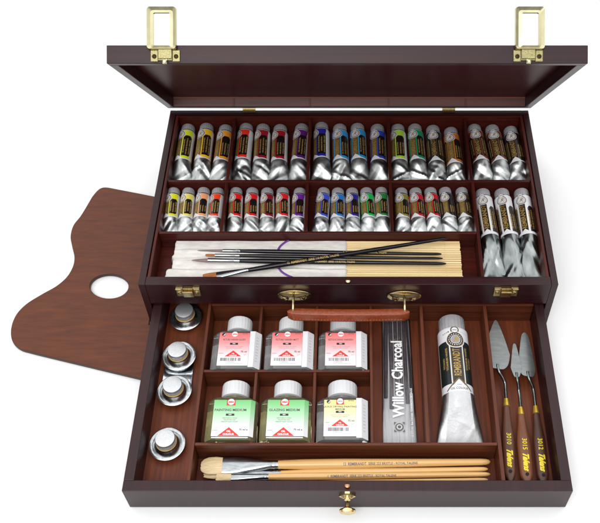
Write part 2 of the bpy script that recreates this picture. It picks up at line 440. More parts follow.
for x in (-134, -45.6, 45.6, 135):  # short reddish bars on the hinge-side lining, in line with the tray dividers
    bm = bmesh.new(); B(bm, x-1.2, x+1.2, -10.4, -9.65, 1.2, LT-6.3); fix(bm); from_bm('lid_bar', bm, flat('reddish bar', (96, 44, 34), .5), lid)
bm = bmesh.new(); B(bm, -LW+8.4, LW-8.4, -10.8, -9.7, LT-6.1, LT-4.7); fix(bm); from_bm('lid_bead', bm, flat('reddish glue line wood', (128, 62, 44), .5), lid)
def lid_latch(x, lx):
    bm = bmesh.new(); y = -LL
    B(bm, x-13, x-6.3, y-1.6, y+.1, 1.4, 11.6); B(bm, x+6.3, x+13, y-1.6, y+.1, 1.4, 11.6)
    B(bm, x-6.3, x+6.3, y-1.9, y+.1, 2.4, 14.0); 
    B(bm, x-6.0, x+6.0, y-3.6, y-2.0, 3.6, 15.2)
    fix(bm); p = from_bm('lid_latch', bm, M_pbrassd, lid, bevel=.5)
    bm = bmesh.new()
    for s in (-1, 1):
        lathe(bm, [(2.1, y-1.4), (2.0, y-2.0), (1.4, y-2.3)], 'y', 14, (x+s*9.6, 0, 6))
    fix(bm); from_bm('screw', bm, M_screw, p, smooth=40)
    bm = bmesh.new(); lathe(bm, [(1.9, y-3.2), (2.1, y-4.6), (1.2, y-5.4)], 'y', 14, (x, 0, 1.2)); 
    B(bm, x-1.8, x+1.8, y-3.4, y-.5, -.6, 3.4); fix(bm); from_bm('latch_pin', bm, M_pbrass, p, smooth=40)
    # the rectangular loop, folded back over the top
    def ring(w0, w1, z0, z1, yy, rr=2.6):
        out = []
        for cx, cz, a0 in ((w1-rr, z1-rr, 0), (w0+rr, z1-rr, 90), (w0+rr, z0+rr, 180), (w1-rr, z0+rr, 270)):
            for k in range(5): a = math.radians(a0+22.5*k); out.append((cx+rr*math.cos(a), yy, cz+rr*math.sin(a)))
        return out
    bm = bmesh.new()
    w0, w1 = lx-13.4, lx+13.0
    o0 = ring(w0, w1, 11.4, 49.2, y-2.4); o1 = ring(w0+.5, w1-.5, 11.9, 48.7, y-5.6)
    m1 = ring(w0+3.2, w1-3.2, 13.4, 46.0, y-3.9); i1 = ring(w0+6.0, w1-5.6, 15.0, 43.6, y-4.6, 1.2); i0 = ring(w0+6.2, w1-5.8, 15.2, 43.4, y-2.4, 1.2)
    V = [[bm.verts.new(Vector(q)*S) for q in r] for r in (o0, o1, m1, i1, i0)]
    n = 20
    for a, b in zip(V, V[1:]+V[:1]):
        for k in range(n): bm.faces.new((a[k], a[(k+1) % n], b[(k+1) % n], b[k]))
    fix(bm); from_bm('latch_loop', bm, M_pbrass, p, smooth=30)
lid_latch(-160.2, -162.6); lid_latch(159.3, 160.5)
for x in (-117.5, 116.5):
    bm = bmesh.new(); lathe(bm, [(1.9, x-7.5), (1.9, x+7.5)], 'x', 16, (0, D+.6, H+1.5)); B(bm, x-7.5, x+7.5, D-1.5, D+.6, H+.1, H+1.2); fix(bm)
    from_bm('hinge', bm, M_brassd, box, smooth=40)

# ------------------------------------------------------------------ palette lying behind the box on the left
pw = thing('painters_palette', 'curved brown wooden palette with an oval thumb hole, lying left of the box', 'palette')
left = spline([(-200.5, -70.2), (-240, -59.8), (-290, -46.6), (-328, -36.4), (-342, -31.5), (-351.5, -22), (-356.2, -6), (-354.6, 11), (-346.5, 25), (-332, 38.2),
    (-320, 48), (-311.2, 60), (-307.2, 74), (-307.8, 88), (-313.5, 104), (-318.2, 119), (-318, 135), (-312, 150.5), (-304.5, 179)], 8)
corner = spline([(-304.5, 179), (-300.5, 188), (-296, 193), (-289, 193.8), (-275, 190.4), (-250, 184.2), (-214.5, 175)], 6)
outline = [tuple(p) for p in left[:-1]]+[tuple(p) for p in corner]+[(-211.5, 174.2), (-211.5, -2.5), (-202.6, -2.5), (-202.6, -69.7)]
outline = outline[2:]
ang = math.radians(-14)
hole = [(-262+21.5*math.cos(2*PI*i/48)*math.cos(ang)-16.3*math.sin(2*PI*i/48)*math.sin(ang), 48.2+21.5*math.cos(2*PI*i/48)*math.sin(ang)+16.3*math.sin(2*PI*i/48)*math.cos(ang)) for i in range(48)]
me = plate([outline, hole], 5, .7)
for v in me.vertices: v.co.z += 2.7*S
o = link('palette_board', me, [W_pal, W_paledge], pw)
for p in me.polygons: p.material_index = 0 if abs(p.normal.z) > .8 else 1

# ------------------------------------------------------------------ paint tubes
def smst(t): t = max(0, min(1, t)); return t*t*(3-2*t)
def paint_tube(lab, loc, rotz, r, L, LV, colr, phi, kind, raise_=0, group='paint tubes in the upper tray', big=False, seed=0, capL=9.0):
    """origin: shoulder centre on the tray floor; body runs to -Y; LV = printed length, L = whole length"""
    tilt = math.atan(raise_/L)
    t = thing('paint_tube', lab, 'paint tube', (loc[0], loc[1], loc[2]+raise_), (tilt, 0, rotz), group)
    def sec(v):
        q = smst((v/L-.92*LV/L)/(1-.92*LV/L))
        a = r*(1+.48*q); b = r*(1-q)+1.3*q; zc = r*(1-q)+2.2*q
        if v < 3: k = (1-(1-v/3)**2)**.5; k = .80+.20*k; a *= k; b *= k
        return a, b, zc
    def fn(u, v, lift):
        a, b, zc = sec(v); th = phi+u/r
        cr = 0
        if big and v > LV: cr = 1.5*max(0, 1-abs((v-112)+(u-5)*1.5)/3.2)+1.1*max(0, 1-abs((v-101)-(u-2)*.5)/2.5)*smst((u+4)/6)+.5*noise.noise(Vector((u*.2, v*.15, 2)))
        return ((a+lift)*math.sin(th), -v, zc+(b+lift+cr)*math.cos(th))
    # metal body
    bm = bmesh.new(); rs = []; n = 72; M = 70
    rf = random.Random(seed*17+5); folds = []
    for q in range(4 if L < 90 else 5):
        an = rf.choice((-1, 1))*math.radians(rf.uniform(22, 68) if L < 90 else rf.uniform(58, 86)); v0 = LV+rf.uniform(.12, .9)*(L-LV); u0 = phi*r+rf.uniform(-.7, 1.2)*r
        if L > 90: u0 = rf.uniform(-.9, .9)*r
        folds.append((-math.sin(an), math.cos(an), u0 if L > 90 else rf.uniform(-.8, .8)*r, v0, rf.uniform(2.6, 5.5), rf.choice((1, 1, -1))*rf.uniform(.8, 1.5)))
    sx = seed*3.7
    for j in range(M+1):
        v = L*j/M; a, b, zc = sec(v); ring = []
        amp = smst((v-LV)/(L*.12))*(1.1 if not big else .05)
        for i in range(n):
            th = 2*PI*i/n
            x = a*math.sin(th); z = zc+b*math.cos(th)
            if amp > 0:
                fv = .035 if L > 90 else .075
                ua = (th if th < PI else th-2*PI)*r
                d = noise.noise(Vector((x*.09+sx, v*.05, z*.09+sx)))*.8
                for fx, fy, fu, fvv, fw, fa in folds:
                    e_ = fx*(ua-fu)+fy*(v-fvv); d += fa*max(0, 1-abs(e_)/fw)
                d *= amp*r/9.3
                fade = 1 if j < M-1 else .3
                x += (d*.5+.25)*math.sin(th)*fade; z += d*math.cos(th)*fade
            ring.append((x, -v, max(z, .15)))
        rs.append(ring)
    rings(bm, rs); a, b, zc = sec(L)
    B(bm, -a-.2, a+.2, -L-1.5, -L+1.5, zc-1.4, zc+1.5)      # folded crimp
    fix(bm); body = from_bm('metal_body', bm, M_foil2 if L > 90 and not big else M_foil, t, smooth=24)
    # cap
    bm = bmesh.new(); cr = r*.86
    lathe(bm, [(cr*.9, .6), (cr*.98, 0.2), (cr, 0.8, 1), (cr, capL-1.6, 1), (cr*.94, capL-.4), (cr*.8, capL), (cr*.3, capL)], 'y', 84, (0, 0, r), rib=.35, ribn=42)
    fix(bm); from_bm('cap', bm, M_gcap, t, smooth=35)
    # printed wrap
    A = Art(); hc = PI*r
    A.rect(-hc, hc, .3, LV, M_paper, .12)
    cw = 3.6*r/9.3; k = r/9.3; C = colr
    top = 3.6*k; dark = M_black
    for s in (1, -1):
        def rc(u0, u1, v0, v1, m, l):
            u0, u1 = sorted((s*u0, s*u1)); A.rect(u0, u1, v0, v1, m, l)
        if big:
            P = [(cw+1.2, 22), (cw+3.8, 17.5), (cw+16, 17.5), (cw+16, LV-8), (cw+1.2, LV-8)]
            A.poly([(s*p[0], p[1]) for p in (P if s == 1 else P[::-1])], M_dgreen, .18)
            for j, (uu, a0, ln) in enumerate(((4.2, 26, 24), (8.0, 34, 16))):
                A.text('TITANIUM WHITE' if j == 0 else 'TITANIO', s*(cw+uu), a0+ln/2, 3.0, M_gold, .22, 1, .12, 0, 1.05)
        else:
            rc(cw, cw+11.6*k, top, LV-1.2, C, .16)                    # colour field
            if L > 90: P = [(cw+2.2*k, 21*k), (cw+4.4*k, 17.5*k), (cw+9.4*k, 17.5*k), (cw+11.0*k, 19*k), (cw+11.0*k, LV-7*k), (cw+9.5*k, LV-3*k), (cw+2.2*k, LV-3*k)]
            else: P = [(cw+1.2*k, 15*k), (cw+3.4*k, 12.2*k), (cw+8.8*k, 12.2*k), (cw+11.0*k, 15*k), (cw+11.0*k, LV-7*k), (cw+9.5*k, LV-4.6*k), (cw+1.2*k, LV-4.6*k)]
            A.poly([(s*p[0], p[1]) for p in (P if s == 1 else P[::-1])], dark, .2)
            rc(cw+11.0*k, cw+11.7*k, 9*k, LV-1.5, M_paper, .22)
            for j in range(3 if s == 1 else 2):
                v0 = ((15.5+(seed*3+j*2) % 4) if seed % 3 else 23)*k+(6 if L > 90 else 0); v1 = LV-(6.5+(seed*2+j) % 3)*k
                if s == -1: v0 = 16*k
                uu = cw+(2.9+3.2*j)*k
                w = ('OIL COLOUR EXTRA', 'HUILE EXTRA', 'OLIO FINE')[j]
                A.fit(w, s*uu, v0, v1, 1.75*k, M_gold, .24, .12)
            A.text('SERIES 2', s*(cw+6*k), 2.1*k, 1.3*k, M_ink, .2, 0, .04)
    # centre column with gold lettering
    A.rect(-cw, cw, 8*k, LV-2.5, M_goldd if not big else M_black, .2)
    if big:
        for s in (-1, 1): A.rect(*sorted((s*cw, s*(cw-.8))), 12, LV-9, M_goldd, .22)
    er = 8.2 if big else 5.4*k; ev = 16.5 if big else 10.1*k; chv = 12.5 if big else 6.6*k
    if kind == 'dark': A.rect(-cw+.5, cw-.5, 12*k, LV-5*k, M_black, .22)
    A.fit('REMBRANDT', 0, ev+er+1.6*k, LV-chv-(2.2 if big else .6)*k, (6.0 if big else 7.0)*k, M_gold, .26, .12)
    # chevron at the foot of the column
    A.poly([(-(11.5 if big else 7.4*k), LV+.1), (0, LV-chv), ((11.5 if big else 7.4*k), LV+.1)], M_paper, .27)
    if big:
        for s in (-1, 1): A.poly([(0, LV-chv-1.8), (s*13.6, LV-1.2), (s*11.8, LV-1.2), (0, LV-chv+.2)][::s], M_goldd, .28)
        A.text('OIL COLOUR', 0, LV-2.6, 2.9, M_ink, .3, 0, .08); A.text('HUILE', 0, LV-6.2, 1.6, M_inkl, .3, 0, .06)
        A.rect(-10.6, 10.8, LV+.2, L-1.6, noisy('pale painted foil', (190, 191, 193), (204, 205, 207), (60, 60, 60), .35, bump=.9, dist=.002), .5)
        for s in (-1, 1):
            for j in range(4): A.disc(s*(6.5+j*1.9), 7+j*.5, .75 if s < 0 else .45, M_black if (s < 0 and j == 0) else M_inkl, .2, 8)
    # round emblem and the small one above it
    A.disc(0, ev, er+.9*k, M_paper, .27, 24); A.disc(0, ev, er+.3*k, M_goldd, .28, 24); A.disc(0, ev, er*.92, M_black if big else M_inkl, .29, 24)
    for j in range(18):
        a = 2*PI*j/18
        A.disc(er*.78*math.cos(a), ev+er*.76*math.sin(a), er*(.085 if big else .12), M_paper, .31, 5)
    A.disc(0, ev, er*.6, M_paper, .31, 20)
    if big: A.disc(0, ev, er*.55, M_inkl, .33, 20)
    A.text('R', 0, ev, er*1.1, M_gold, .36, 0, .2, .4)
    sv = 5.2 if big else 3.4*k; sr = 3.5 if big else 2.9*k
    if big: A.disc(0, sv, sr+.9, M_goldd, .265, 16)
    A.disc(0, sv, sr, M_ink, .27, 16); A.disc(0, sv, sr*.88, M_paper, .29, 16)
    A.text('talens', 0, sv, sr*.55, M_ink, .31, 0, .06)
    A.out = lambda c: Vector((c.x*.3, 0, c.z-sec(min(max(-c.y/S, 0), L))[2]*S))
    A.build('label', fn, t, du=1.6*k if not big else 1.0, dv=3 if not big else 1.2)
    return t

cols = {}
def colmat(c):
    if c not in cols: cols[c] = flat('tube colour %d' % len(cols), c, .35, coat=.3)
    return cols[c]
R1 = [ # cap x, y, foil x, colour, turn, description
 (-189.6, 239.7, -189.3, (206, 216, 40), -38, 'lemon yellow'), (-167.9, 241, -166.8, (240, 190, 30), -33, 'warm yellow'), (-145.3, 238.5, -145.5, (232, 148, 40), -36, 'orange yellow'),
 (-121.4, 241, -121.4, (226, 50, 34), -58, 'bright scarlet'), (-101.3, 239.9, -99.6, (150, 24, 34), -46, 'crimson'), (-81.1, 239, -79.2, (158, 22, 32), -48, 'deep crimson'), (-56.1, 240.2, -57.9, (96, 26, 116), -40, 'purple'),
 (-32.6, 242.7, -30.7, (42, 36, 150), -58, 'violet blue'), (-11, 239.9, -8.6, (48, 150, 214), -24, 'sky blue'), (9.8, 241, 11.8, (36, 146, 208), -24, 'bright cerulean blue'), (33.1, 239.4, 33.9, (44, 62, 172), -30, 'cobalt blue'),
 (57, 239.4, 57.6, (160, 206, 62), -50, 'lime green'), (77.2, 239.9, 78.7, (0, 142, 92), -28, 'emerald green'), (98.3, 237.7, 100, (22, 34, 32), -12, 'blackish green'), (119.2, 234.3, 120.9, (186, 108, 40), -24, 'ochre'),
 (147.2, 239.4, 152.1, (118, 48, 32), -12, 'reddish brown'), (168.3, 238.5, 173, (104, 54, 34), -12, 'umber brown'), (189.5, 236, 192.6, (34, 22, 30), -20, 'black')]
R2 = [
 (-193.4, -191.4, (214, 212, 36), -40, 'greenish yellow'), (-177.1, -175.6, (222, 208, 92), -40, 'pale yellow'), (-160.4, -159.9, (228, 158, 106), -42, 'flesh pink'), (-144.7, -144.8, (228, 66, 26), -58, 'orange red'),
 (-124.4, -122.4, (216, 32, 32), -34, 'light red'), (-106.6, -104.6, (212, 30, 34), -40, 'scarlet red'), (-90, -87.3, (132, 22, 38), -34, 'dark madder red'), (-73, -70.6, (214, 32, 38), -38, 'cherry red'), (-54.3, -54.7, (104, 38, 146), -48, 'violet'),
 (-28.1, -30.4, (60, 76, 196), -30, 'periwinkle blue'), (-12.2, -12, (38, 118, 196), -32, 'azure blue'), (3.6, 4.9, (44, 36, 136), -34, 'indigo blue'), (19.5, 22.4, (16, 178, 78), -30, 'vivid green'), (35.8, 37, (38, 122, 56), -42, 'leaf green'),
 (57.9, 58.6, (126, 120, 48), -28, 'olive'), (73.7, 75.5, (184, 26, 36), -26, 'ruby red'), (90.3, 92.6, (186, 22, 36), -26, 'carmine red'), (106.5, 109.6, (34, 24, 36), -22, 'near black'), (124.7, 126.6, (70, 50, 32), -20, 'dark brown')]
comp1 = ['first compartment']*3+['second compartment']*4+['third compartment']*4+['fourth compartment']*4+['right end compartment']*3
for i, (x, y, x2, c, ph, nm) in enumerate(R1):
    rz = math.atan2((x2-x), 70)
    paint_tube('grey capped paint tube with %s label, %s of the top row' % (nm, comp1[i]), (x, y-8.6, TF+.05), rz, 9.25, 79, 49,
               colmat(c), math.radians(ph), 'dark' if i in (13, 15, 16, 17) else '', seed=i+1, capL=9.5)
comp2 = ['left']*4+['second']*5+['third']*5+['fourth']*5
for i, (x, x2, c, ph, nm) in enumerate(R2):
    rz = math.atan2((x2-x), 50)
    paint_tube('small grey capped paint tube with %s label, %s compartment of the middle row' % (nm, comp2[i]), (x, 132.3+random.uniform(-.6, .5), TF+.05), rz, 7.75, 58, 34,
               colmat(c), math.radians(ph), '', raise_=3.2, group='small paint tubes in the middle row', seed=i+31, capL=7.6)
for i, (x, x2, y) in enumerate(((147.6, 152, 0), (168.7, 173.2, .3), (190.1, 191.2, .4))):
    paint_tube('long white tube with flat silver foot, %s of three in the corner' % ('leftmost', 'middle one', 'rightmost')[i],
               (x, 127.2+y, TF+.05), math.atan2(x2-x, 105), 9.3, 105, 56, M_paper, math.radians((-20, -22, -24)[i]), 'dark', raise_=2.5, group='three long white tubes', seed=i+71)
paint_tube('very large white paint tube with black side panels, alone in the drawer', (106.4, -25.6, 7.1), math.radians(.6), 15.3, 124, 74, M_paper, math.radians(2), '', raise_=1, group=None, big=True, seed=91, capL=16)

# ------------------------------------------------------------------ bottles lying in the drawer
def bottle(lab, x, y, style, capr=12.6, cut=False):
    """x centre, y = front (base) end of the body; lies on its back with its cap away"""
    t = thing('medium_bottle', lab, 'bottle', (x, y, 7.1), (0, 0, 0), 'square bottles in the drawer')
    hw, hh, ch, L = 24.0, 16.6, 6.4, 45.0
    def sect(s, yy):
        w, h, c = hw*s, hh*(.35+.65*s), ch*s
        P = []
        for (sx, sz) in ((1, 1), (-1, 1), (-1, -1), (1, -1)):
            a, b = (sx*w, sz*(h-c)), (sx*(w-c), sz*h)
            if sx*sz < 0: a, b = b, a
            P += [a, ((a[0]*.62+b[0]*.38)+sx*.35, (a[1]*.62+b[1]*.38)+sz*.35), ((a[0]*.38+b[0]*.62)+sx*.35, (a[1]*.38+b[1]*.62)+sz*.35), b]
        return [(p[0], yy, hh+p[1]) for p in P]
    glass = G_oil if style == 'green' else G_clear
    bm = bmesh.new()
    rings(bm, [sect(.90, .2), sect(.965, .5), sect(1, 2.2), sect(1, L-5), sect(.992, L-3.6), sect(.965, L-2.2), sect(.91, L-.9), sect(.82, L+.1), sect(.70, L+.9)], cap=True)
    fix(bm); from_bm('glass_body', bm, glass, t, smooth=32)
    bm = bmesh.new()
    lathe(bm, [(11.4, L+.95), (10.7, L+2), (10.4, L+3.4), (11.0, L+4.2), (11.0, L+5.0), (10.3, L+5.8), (10.3, L+9)], 'y', 40, (0, 0, hh))
    fix(bm); from_bm('bottle_neck', bm, glass, t, smooth=40)
    bm = bmesh.new(); c = capr; y0 = L+5.3
    lathe(bm, [(c*.9, y0), (c, y0+.2), (c, y0+1.2), (c, y0+2, 1), (c, y0+13.6, 1), (c*.97, y0+14.8), (c*.88, y0+15.6), (c*.3, y0+15.8)], 'y', 96, (0, 0, hh), rib=.24, ribn=48)
    fix(bm); from_bm('screw_cap', bm, M_capw, t, smooth=35)
    # front label; for pink and yellow bottles the back label wraps over the right chamfer
    A = Art(); gm = {'pink': M_gpink, 'green': M_ggreen, 'yellow': M_gyel}[style]
    w0, w1 = (-hw+ch+.6, hw-ch-.2) if style != 'green' else (-hw+ch+.4, hw-ch+4.6)
    if style == 'pink' or style == 'yellow': w1 = 13.2
    top, bot = 3.6, L-3.6
    e_ = min(hw-ch, w1)
    A.rect(w0, e_, top, bot, gm, .1)
    if w1 > e_: A.rect(e_, w1, top, bot, gm, .1)
    c = (w0+w1)/2; wd = w1-w0; l = .2
    pk = style != 'green'
    if style == 'green':
        c = -1.2
        A.rect(c-4.2, c+4.2, top+.2, 9.6, M_red, l); A.disc(c, 5.8, 3.3, M_paper, l+.05, 18); A.text('talens', c, 5.8, 2.2, M_red, l+.1, 0, .15, .3)
        name = lab_names[lab]
        A.text(name, c, 14.4, 3.5, M_ink, l, 0, .08, 0, 1.0)
        A.rect(c-4, c+4, 18.2, 20.4, M_black, l); A.text('083', c, 19.3, 1.9, M_paper, l+.06, 0, .05)
        for j, (tx, wv) in enumerate((('PEINTURE A L HUILE', 1), ('MALMITTEL OLIE', 1), ('MEDIUM OLEO COLOR', 1))): A.text(tx, c, 22.8+j*1.9, 1.5, M_ink, l)
        A.poly([(c-10.2, bot-.2), (c+10.2, bot-.2), (c, bot-9.2)], M_red, l)
        A.text('OIL', c, bot-4.9, 2.5, M_paper, l+.08, 0, .16); A.text('COLOUR', c, bot-1.9, 2.5, M_paper, l+.08, 0, .16)
        A.text('75 ml e', c+13.5, bot-6.6, 2.7, M_black, l, 0, .06); A.text('24286083', c-12.6, bot-6.0, 1.3, M_ink, l)
        A.rect(w0+.4, w1-5, bot+.9, bot+2.0, M_paper, .1)
    else:
        yl = style == 'yellow'
        if yl: A.rect(c-3.6, c+3.6, top+.1, 8.6, M_red, l)
        A.disc(c, 5.0, 3.0, M_paper, l+.05, 18); A.text('talens', c, 5.0, 1.9, M_red if not yl else M_inkl, l+.1, 0, .08, .3)
        A.disc(w0+4.2, 5.6, 1.9, M_black, l, 14); A.poly([(w0+3.2, 7.0), (w0+5.6, 4.2), (w0+5.6, 6.4)], M_paper, l+.06)
        A.text('EXTRA', w1-4.6, 4.6, 1.8, M_ink, l, 0, .04)
        nm = lab_names[lab]
        bm_ = M_ink
        if yl: A.text(nm[0], c, 10.9, 2.6, bm_, l, 0, .05, 0, 1.0); A.text(nm[1], c, 13.6, 2.4, bm_, l, 0, .05)
        else: A.text(nm, c, 11.6, 3.0, bm_, l, 0, .07, 0, min(1.0, (wd-2)/(len(nm)*2.05)))
        A.rect(c-4.0, c+4.0, 15.2, 17.5, M_black, l); A.text('002', c, 16.3, 1.9, M_paper, l+.06, 0, .05)
        A.text('TABLEAUX VERNIS SCHILDERIJ', c, 19.7, 1.35, M_inkl, l); A.text('GEMALDE FIRNIS BARNIZ', c, 21.4, 1.35, M_inkl, l)
        A.poly([(c-8.2, 31.0), (c+8.2, 31.0), (c, 24.2)], M_red, l); A.text('OIL', c, 27.8, 1.8, M_paper, l+.08, 0, .1); A.text('COLOUR', c, 30.0, 1.8, M_paper, l+.08, 0, .1)
        A.text('75 ml', c+10.4, 25.6, 2.7, M_black, l, 0, .05); A.text('e 7', c+12.0, 29.0, 1.8, M_ink, l); A.text('24285002', c-12, 27.4, 1.2, M_ink, l)
        rnd = random.Random(hash(style)+int(x)); u = w0+3.0
        while u < w0+23:
            wv = rnd.choice((.25, .4, .6, .85)); A.rect(u, u+wv, 32.6, 36.2, M_ink, l); u += wv+rnd.choice((.3, .45, .8))
        A.text('8 712079 091231', w0+13, 37.4, 1.3, M_ink, l); A.text('MADE IN HOLLAND APELDOORN', c+2, 39.2, 1.1, M_inkl, l)
    def fn(u, v, lift):
        # top face, then over the right chamfer
        e = hw-ch; yy = L-v; zz = hh*2+lift
        if u <= e+.02: return (u, yy, zz)
        k = (u-e)/1.36; return (e+k+lift*.5+.42, yy, zz-k+.42)
    A.build('front_label', fn, t, smooth=False, du=0)
    bm = bmesh.new(); B(bm, -hw+ch+1, hw-ch-1, 3, L-4, -.06, -.02); fix(bm); from_bm('under_label', bm, M_paper, t)
    if pk:
        A = Art(); A.rect(hw-ch+.5, hw-ch+8.6, 1.6, L-2.0, M_paper, .12)
        A.rect(hw-ch-4.2, hw-ch+.6, 1.6, L-2.0, M_paper, .12)
        A.rect(hw-ch+8.6, hw-ch+16, 1.6, L-2.0, M_paper, .12)
        for j in range(9): A.rect(hw-ch+2.4, hw-ch+5.2, 8+j*3.4, 8.4+j*3.4, M_inkl, .2)
        def fn2(u, v, lift):
            e = hw-ch; yy = L-v; zz = hh*2+lift
            if u <= e+.3: return (u, yy, zz)
            k = (u-e)/1.36
            if k <= ch: return (e+k+lift*.7+.42, yy, zz-k+.42)
            return (hw+lift+.35, yy, hh*2-ch-(k-ch)*1.36)
        A.build('back_label', fn2, t, smooth=False, du=0)
    return t
PK1 = 'pink labelled clear bottle, left end of the back row'
PK2 = 'pink labelled clear bottle half under the left end of the leather handle'
PK3 = 'pink labelled clear bottle whose cap hides beneath the middle of the handle'
GR1 = 'green labelled oil bottle in the left front compartment above the big flat brush'
GR2 = 'green labelled oil bottle between the other green bottle and the yellow one'
YL1 = 'bottle with pale yellow label and white screw cap'
lab_names = {PK1: 'PICTURE VARNISH GLOSSY', PK2: 'PICTURE VARNISH MATT', PK3: 'RETOUCHING VARNISH', GR1: 'PAINTING MEDIUM', GR2: 'GLAZING MEDIUM', YL1: ('QUICK DRYING PAINTING', 'MEDIUM')}
bottle(PK1, -111.6, -77.4, 'pink'); bottle(PK2, -58.9, -77.4, 'pink'); bottle(PK3, -5.6, -77.4, 'pink', 13.2)
bottle(GR1, -109.4, -153.0, 'green', 13.4); bottle(GR2, -58.6, -153.0, 'green', 13.4); bottle(YL1, -5.4, -153.0, 'yellow', 14.2)

# ------------------------------------------------------------------ willow charcoal pack
t = thing('charcoal_pack', 'clear pack of dark charcoal sticks with large white vertical lettering', 'charcoal pack', (49.4, -80, 7.1))
PT = 80
me = plate([[(-15.4, -66), (16.6, -66), (14.2, PT), (-14.0, PT)]], 1.6, .2)
o = link('backing_card', me, M_card, t); o.location.z = 1.2*S
for i, (x, r, y0) in enumerate(((-11.8, 2.0, -13), (-6.2, 2.1, -25), (-.8, 1.9, -9), (4.2, 1.8, -5), (8.9, 1.9, -19), (13.0, 1.2, -15))):
    bm = bmesh.new()
    P = [(x+(y/90)*(-x*.12)+noise.noise(Vector((x, y*.02, 0)))*.5, y, 2.05+r*.62) for y in [y0+(PT-1-y0)*k/12 for k in range(13)]]
    tube(bm, P, [r*(1+.06*noise.noise(Vector((x, k, 2)))) for k in range(13)], 14, 0, .6); fix(bm); from_bm('charcoal_stick', bm, M_stick, t, smooth=50)
rs = []
for j in range(15):
    y = -66.5+(PT+67)*j/14; ring = []
    q = (j/14); wl, wr = -15.9+q*1.2, 17.1-q*2.0
    lo = smst((y+40)/30)
    for k in range(17):
        u = k/16; ring.append((wl+(wr-wl)*u, y, 2.2+(1.0+3.4*lo)*math.sin(PI*u)**.35+.15*math.sin(k*2.2+j)))
    rs.append(ring+[(wr, y, .2), (wl, y, .2)])
bm = bmesh.new(); rings(bm, rs); fix(bm); from_bm('clear_film', bm, M_film, t, smooth=50)
A = Art()
A.text('Willow Charcoal', .4, 3.5, 15.2, M_white, .5, 1, .5, 0, .82)
A.disc(.4, 57.0, 4.0, M_ink, .5, 20); A.disc(.4, 57, 2.9, M_card, .6, 20); A.disc(.4, 57, 1.6, M_ink, .7, 16)
for sx in (-1, 1):
    for sy in (-1, 1): A.poly([(.4+sx*5.2, 57+sy*5.2), (.4+sx*5.2, 57+sy*2.6), (.4+sx*4.0, 57+sy*4.0), (.4+sx*2.6, 57+sy*5.2)][::sx*sy], M_ink, .55)
A.text('25 STICKS  fine 3-4 mm  CHARBON DE SAULE', 12.9, 42, 2.6, M_white, .5, 1, .08)
A.rect(11.2, 14.6, 22, 60, M_inkl, .4) 
def fnc(u, v, lift):
    y = 12-v; 
    return (u, y, 3.4+3.3*smst((y+40)/30)+lift)
A.build('printed_lettering', fnc, t, dv=4, smooth=False)

# ------------------------------------------------------------------ metal cups
def cup_at(par, x, y, z, tx=0):
    bm = bmesh.new()
    lathe(bm, [(11, 0), (13.5, .4), (15.6, 2.2), (16.6, 5.6), (17.0, 6.2), (17.1, 7.0), (16.5, 7.2), (16.0, 6.3), (15.4, 4.2), (14.2, 4.6), (12.6, 7.2), (10.6, 9.6), (9.6, 10.6), (9.4, 12)], 'z', 56, (x, y, z))
    fix(bm); b = from_bm('cup_body', bm, M_alu, par, smooth=60)
    bm = bmesh.new(); lathe(bm, [(9.6, 10.8), (10.1, 11.2), (10.1, 12.0), (9.7, 12.4)], 'z', 40, (x, y, z)); fix(bm); from_bm('sealing_ring', bm, M_cork, par, smooth=40)
    bm = bmesh.new(); lathe(bm, [(9.3, 12.6), (9.6, 13.2), (9.6, 18.4), (9.1, 19.4), (8.4, 19.6), (2, 19.5)], 'z', 48, (x, y, z)); fix(bm); c = from_bm('cup_cap', bm, M_alub, par, smooth=35)
    return b
c1 = thing('dipper_cup', 'single capped metal cup at the back of the drawer, just under the box front', 'oil cup', (-171.4, 1.6, 7.1), group='metal dipper cups'); cup_at(c1, 0, 0, 0)
c2 = thing('double_dipper_cup', 'double metal cup, two capped pots on one clip', 'oil cup', (-172.1, -68.0, 7.1), group='metal dipper cups')
cup_at(c2, 0, 19.6, 3.2); cup_at(c2, 0, -19.6, 1.8)
bm = bmesh.new()
rings(bm, [[(-13.5, y, 0.1), (13.5, y, .1), (15, y, 2.0), (14.6, y, 2.6), (12.4, y, 1.2), (-12.4, y, 1.2), (-14.6, y, 2.6), (-15, y, 2.0)] for y in (-17, 17)]); fix(bm)
from_bm('joining_clip', bm, M_alu, c2, bevel=.2)
c3 = thing('dipper_cup', 'single capped metal cup alone in the front left corner of the drawer', 'oil cup', (-172.1, -144.4, 7.1), group='metal dipper cups'); cup_at(c3, 0, 0, 0)

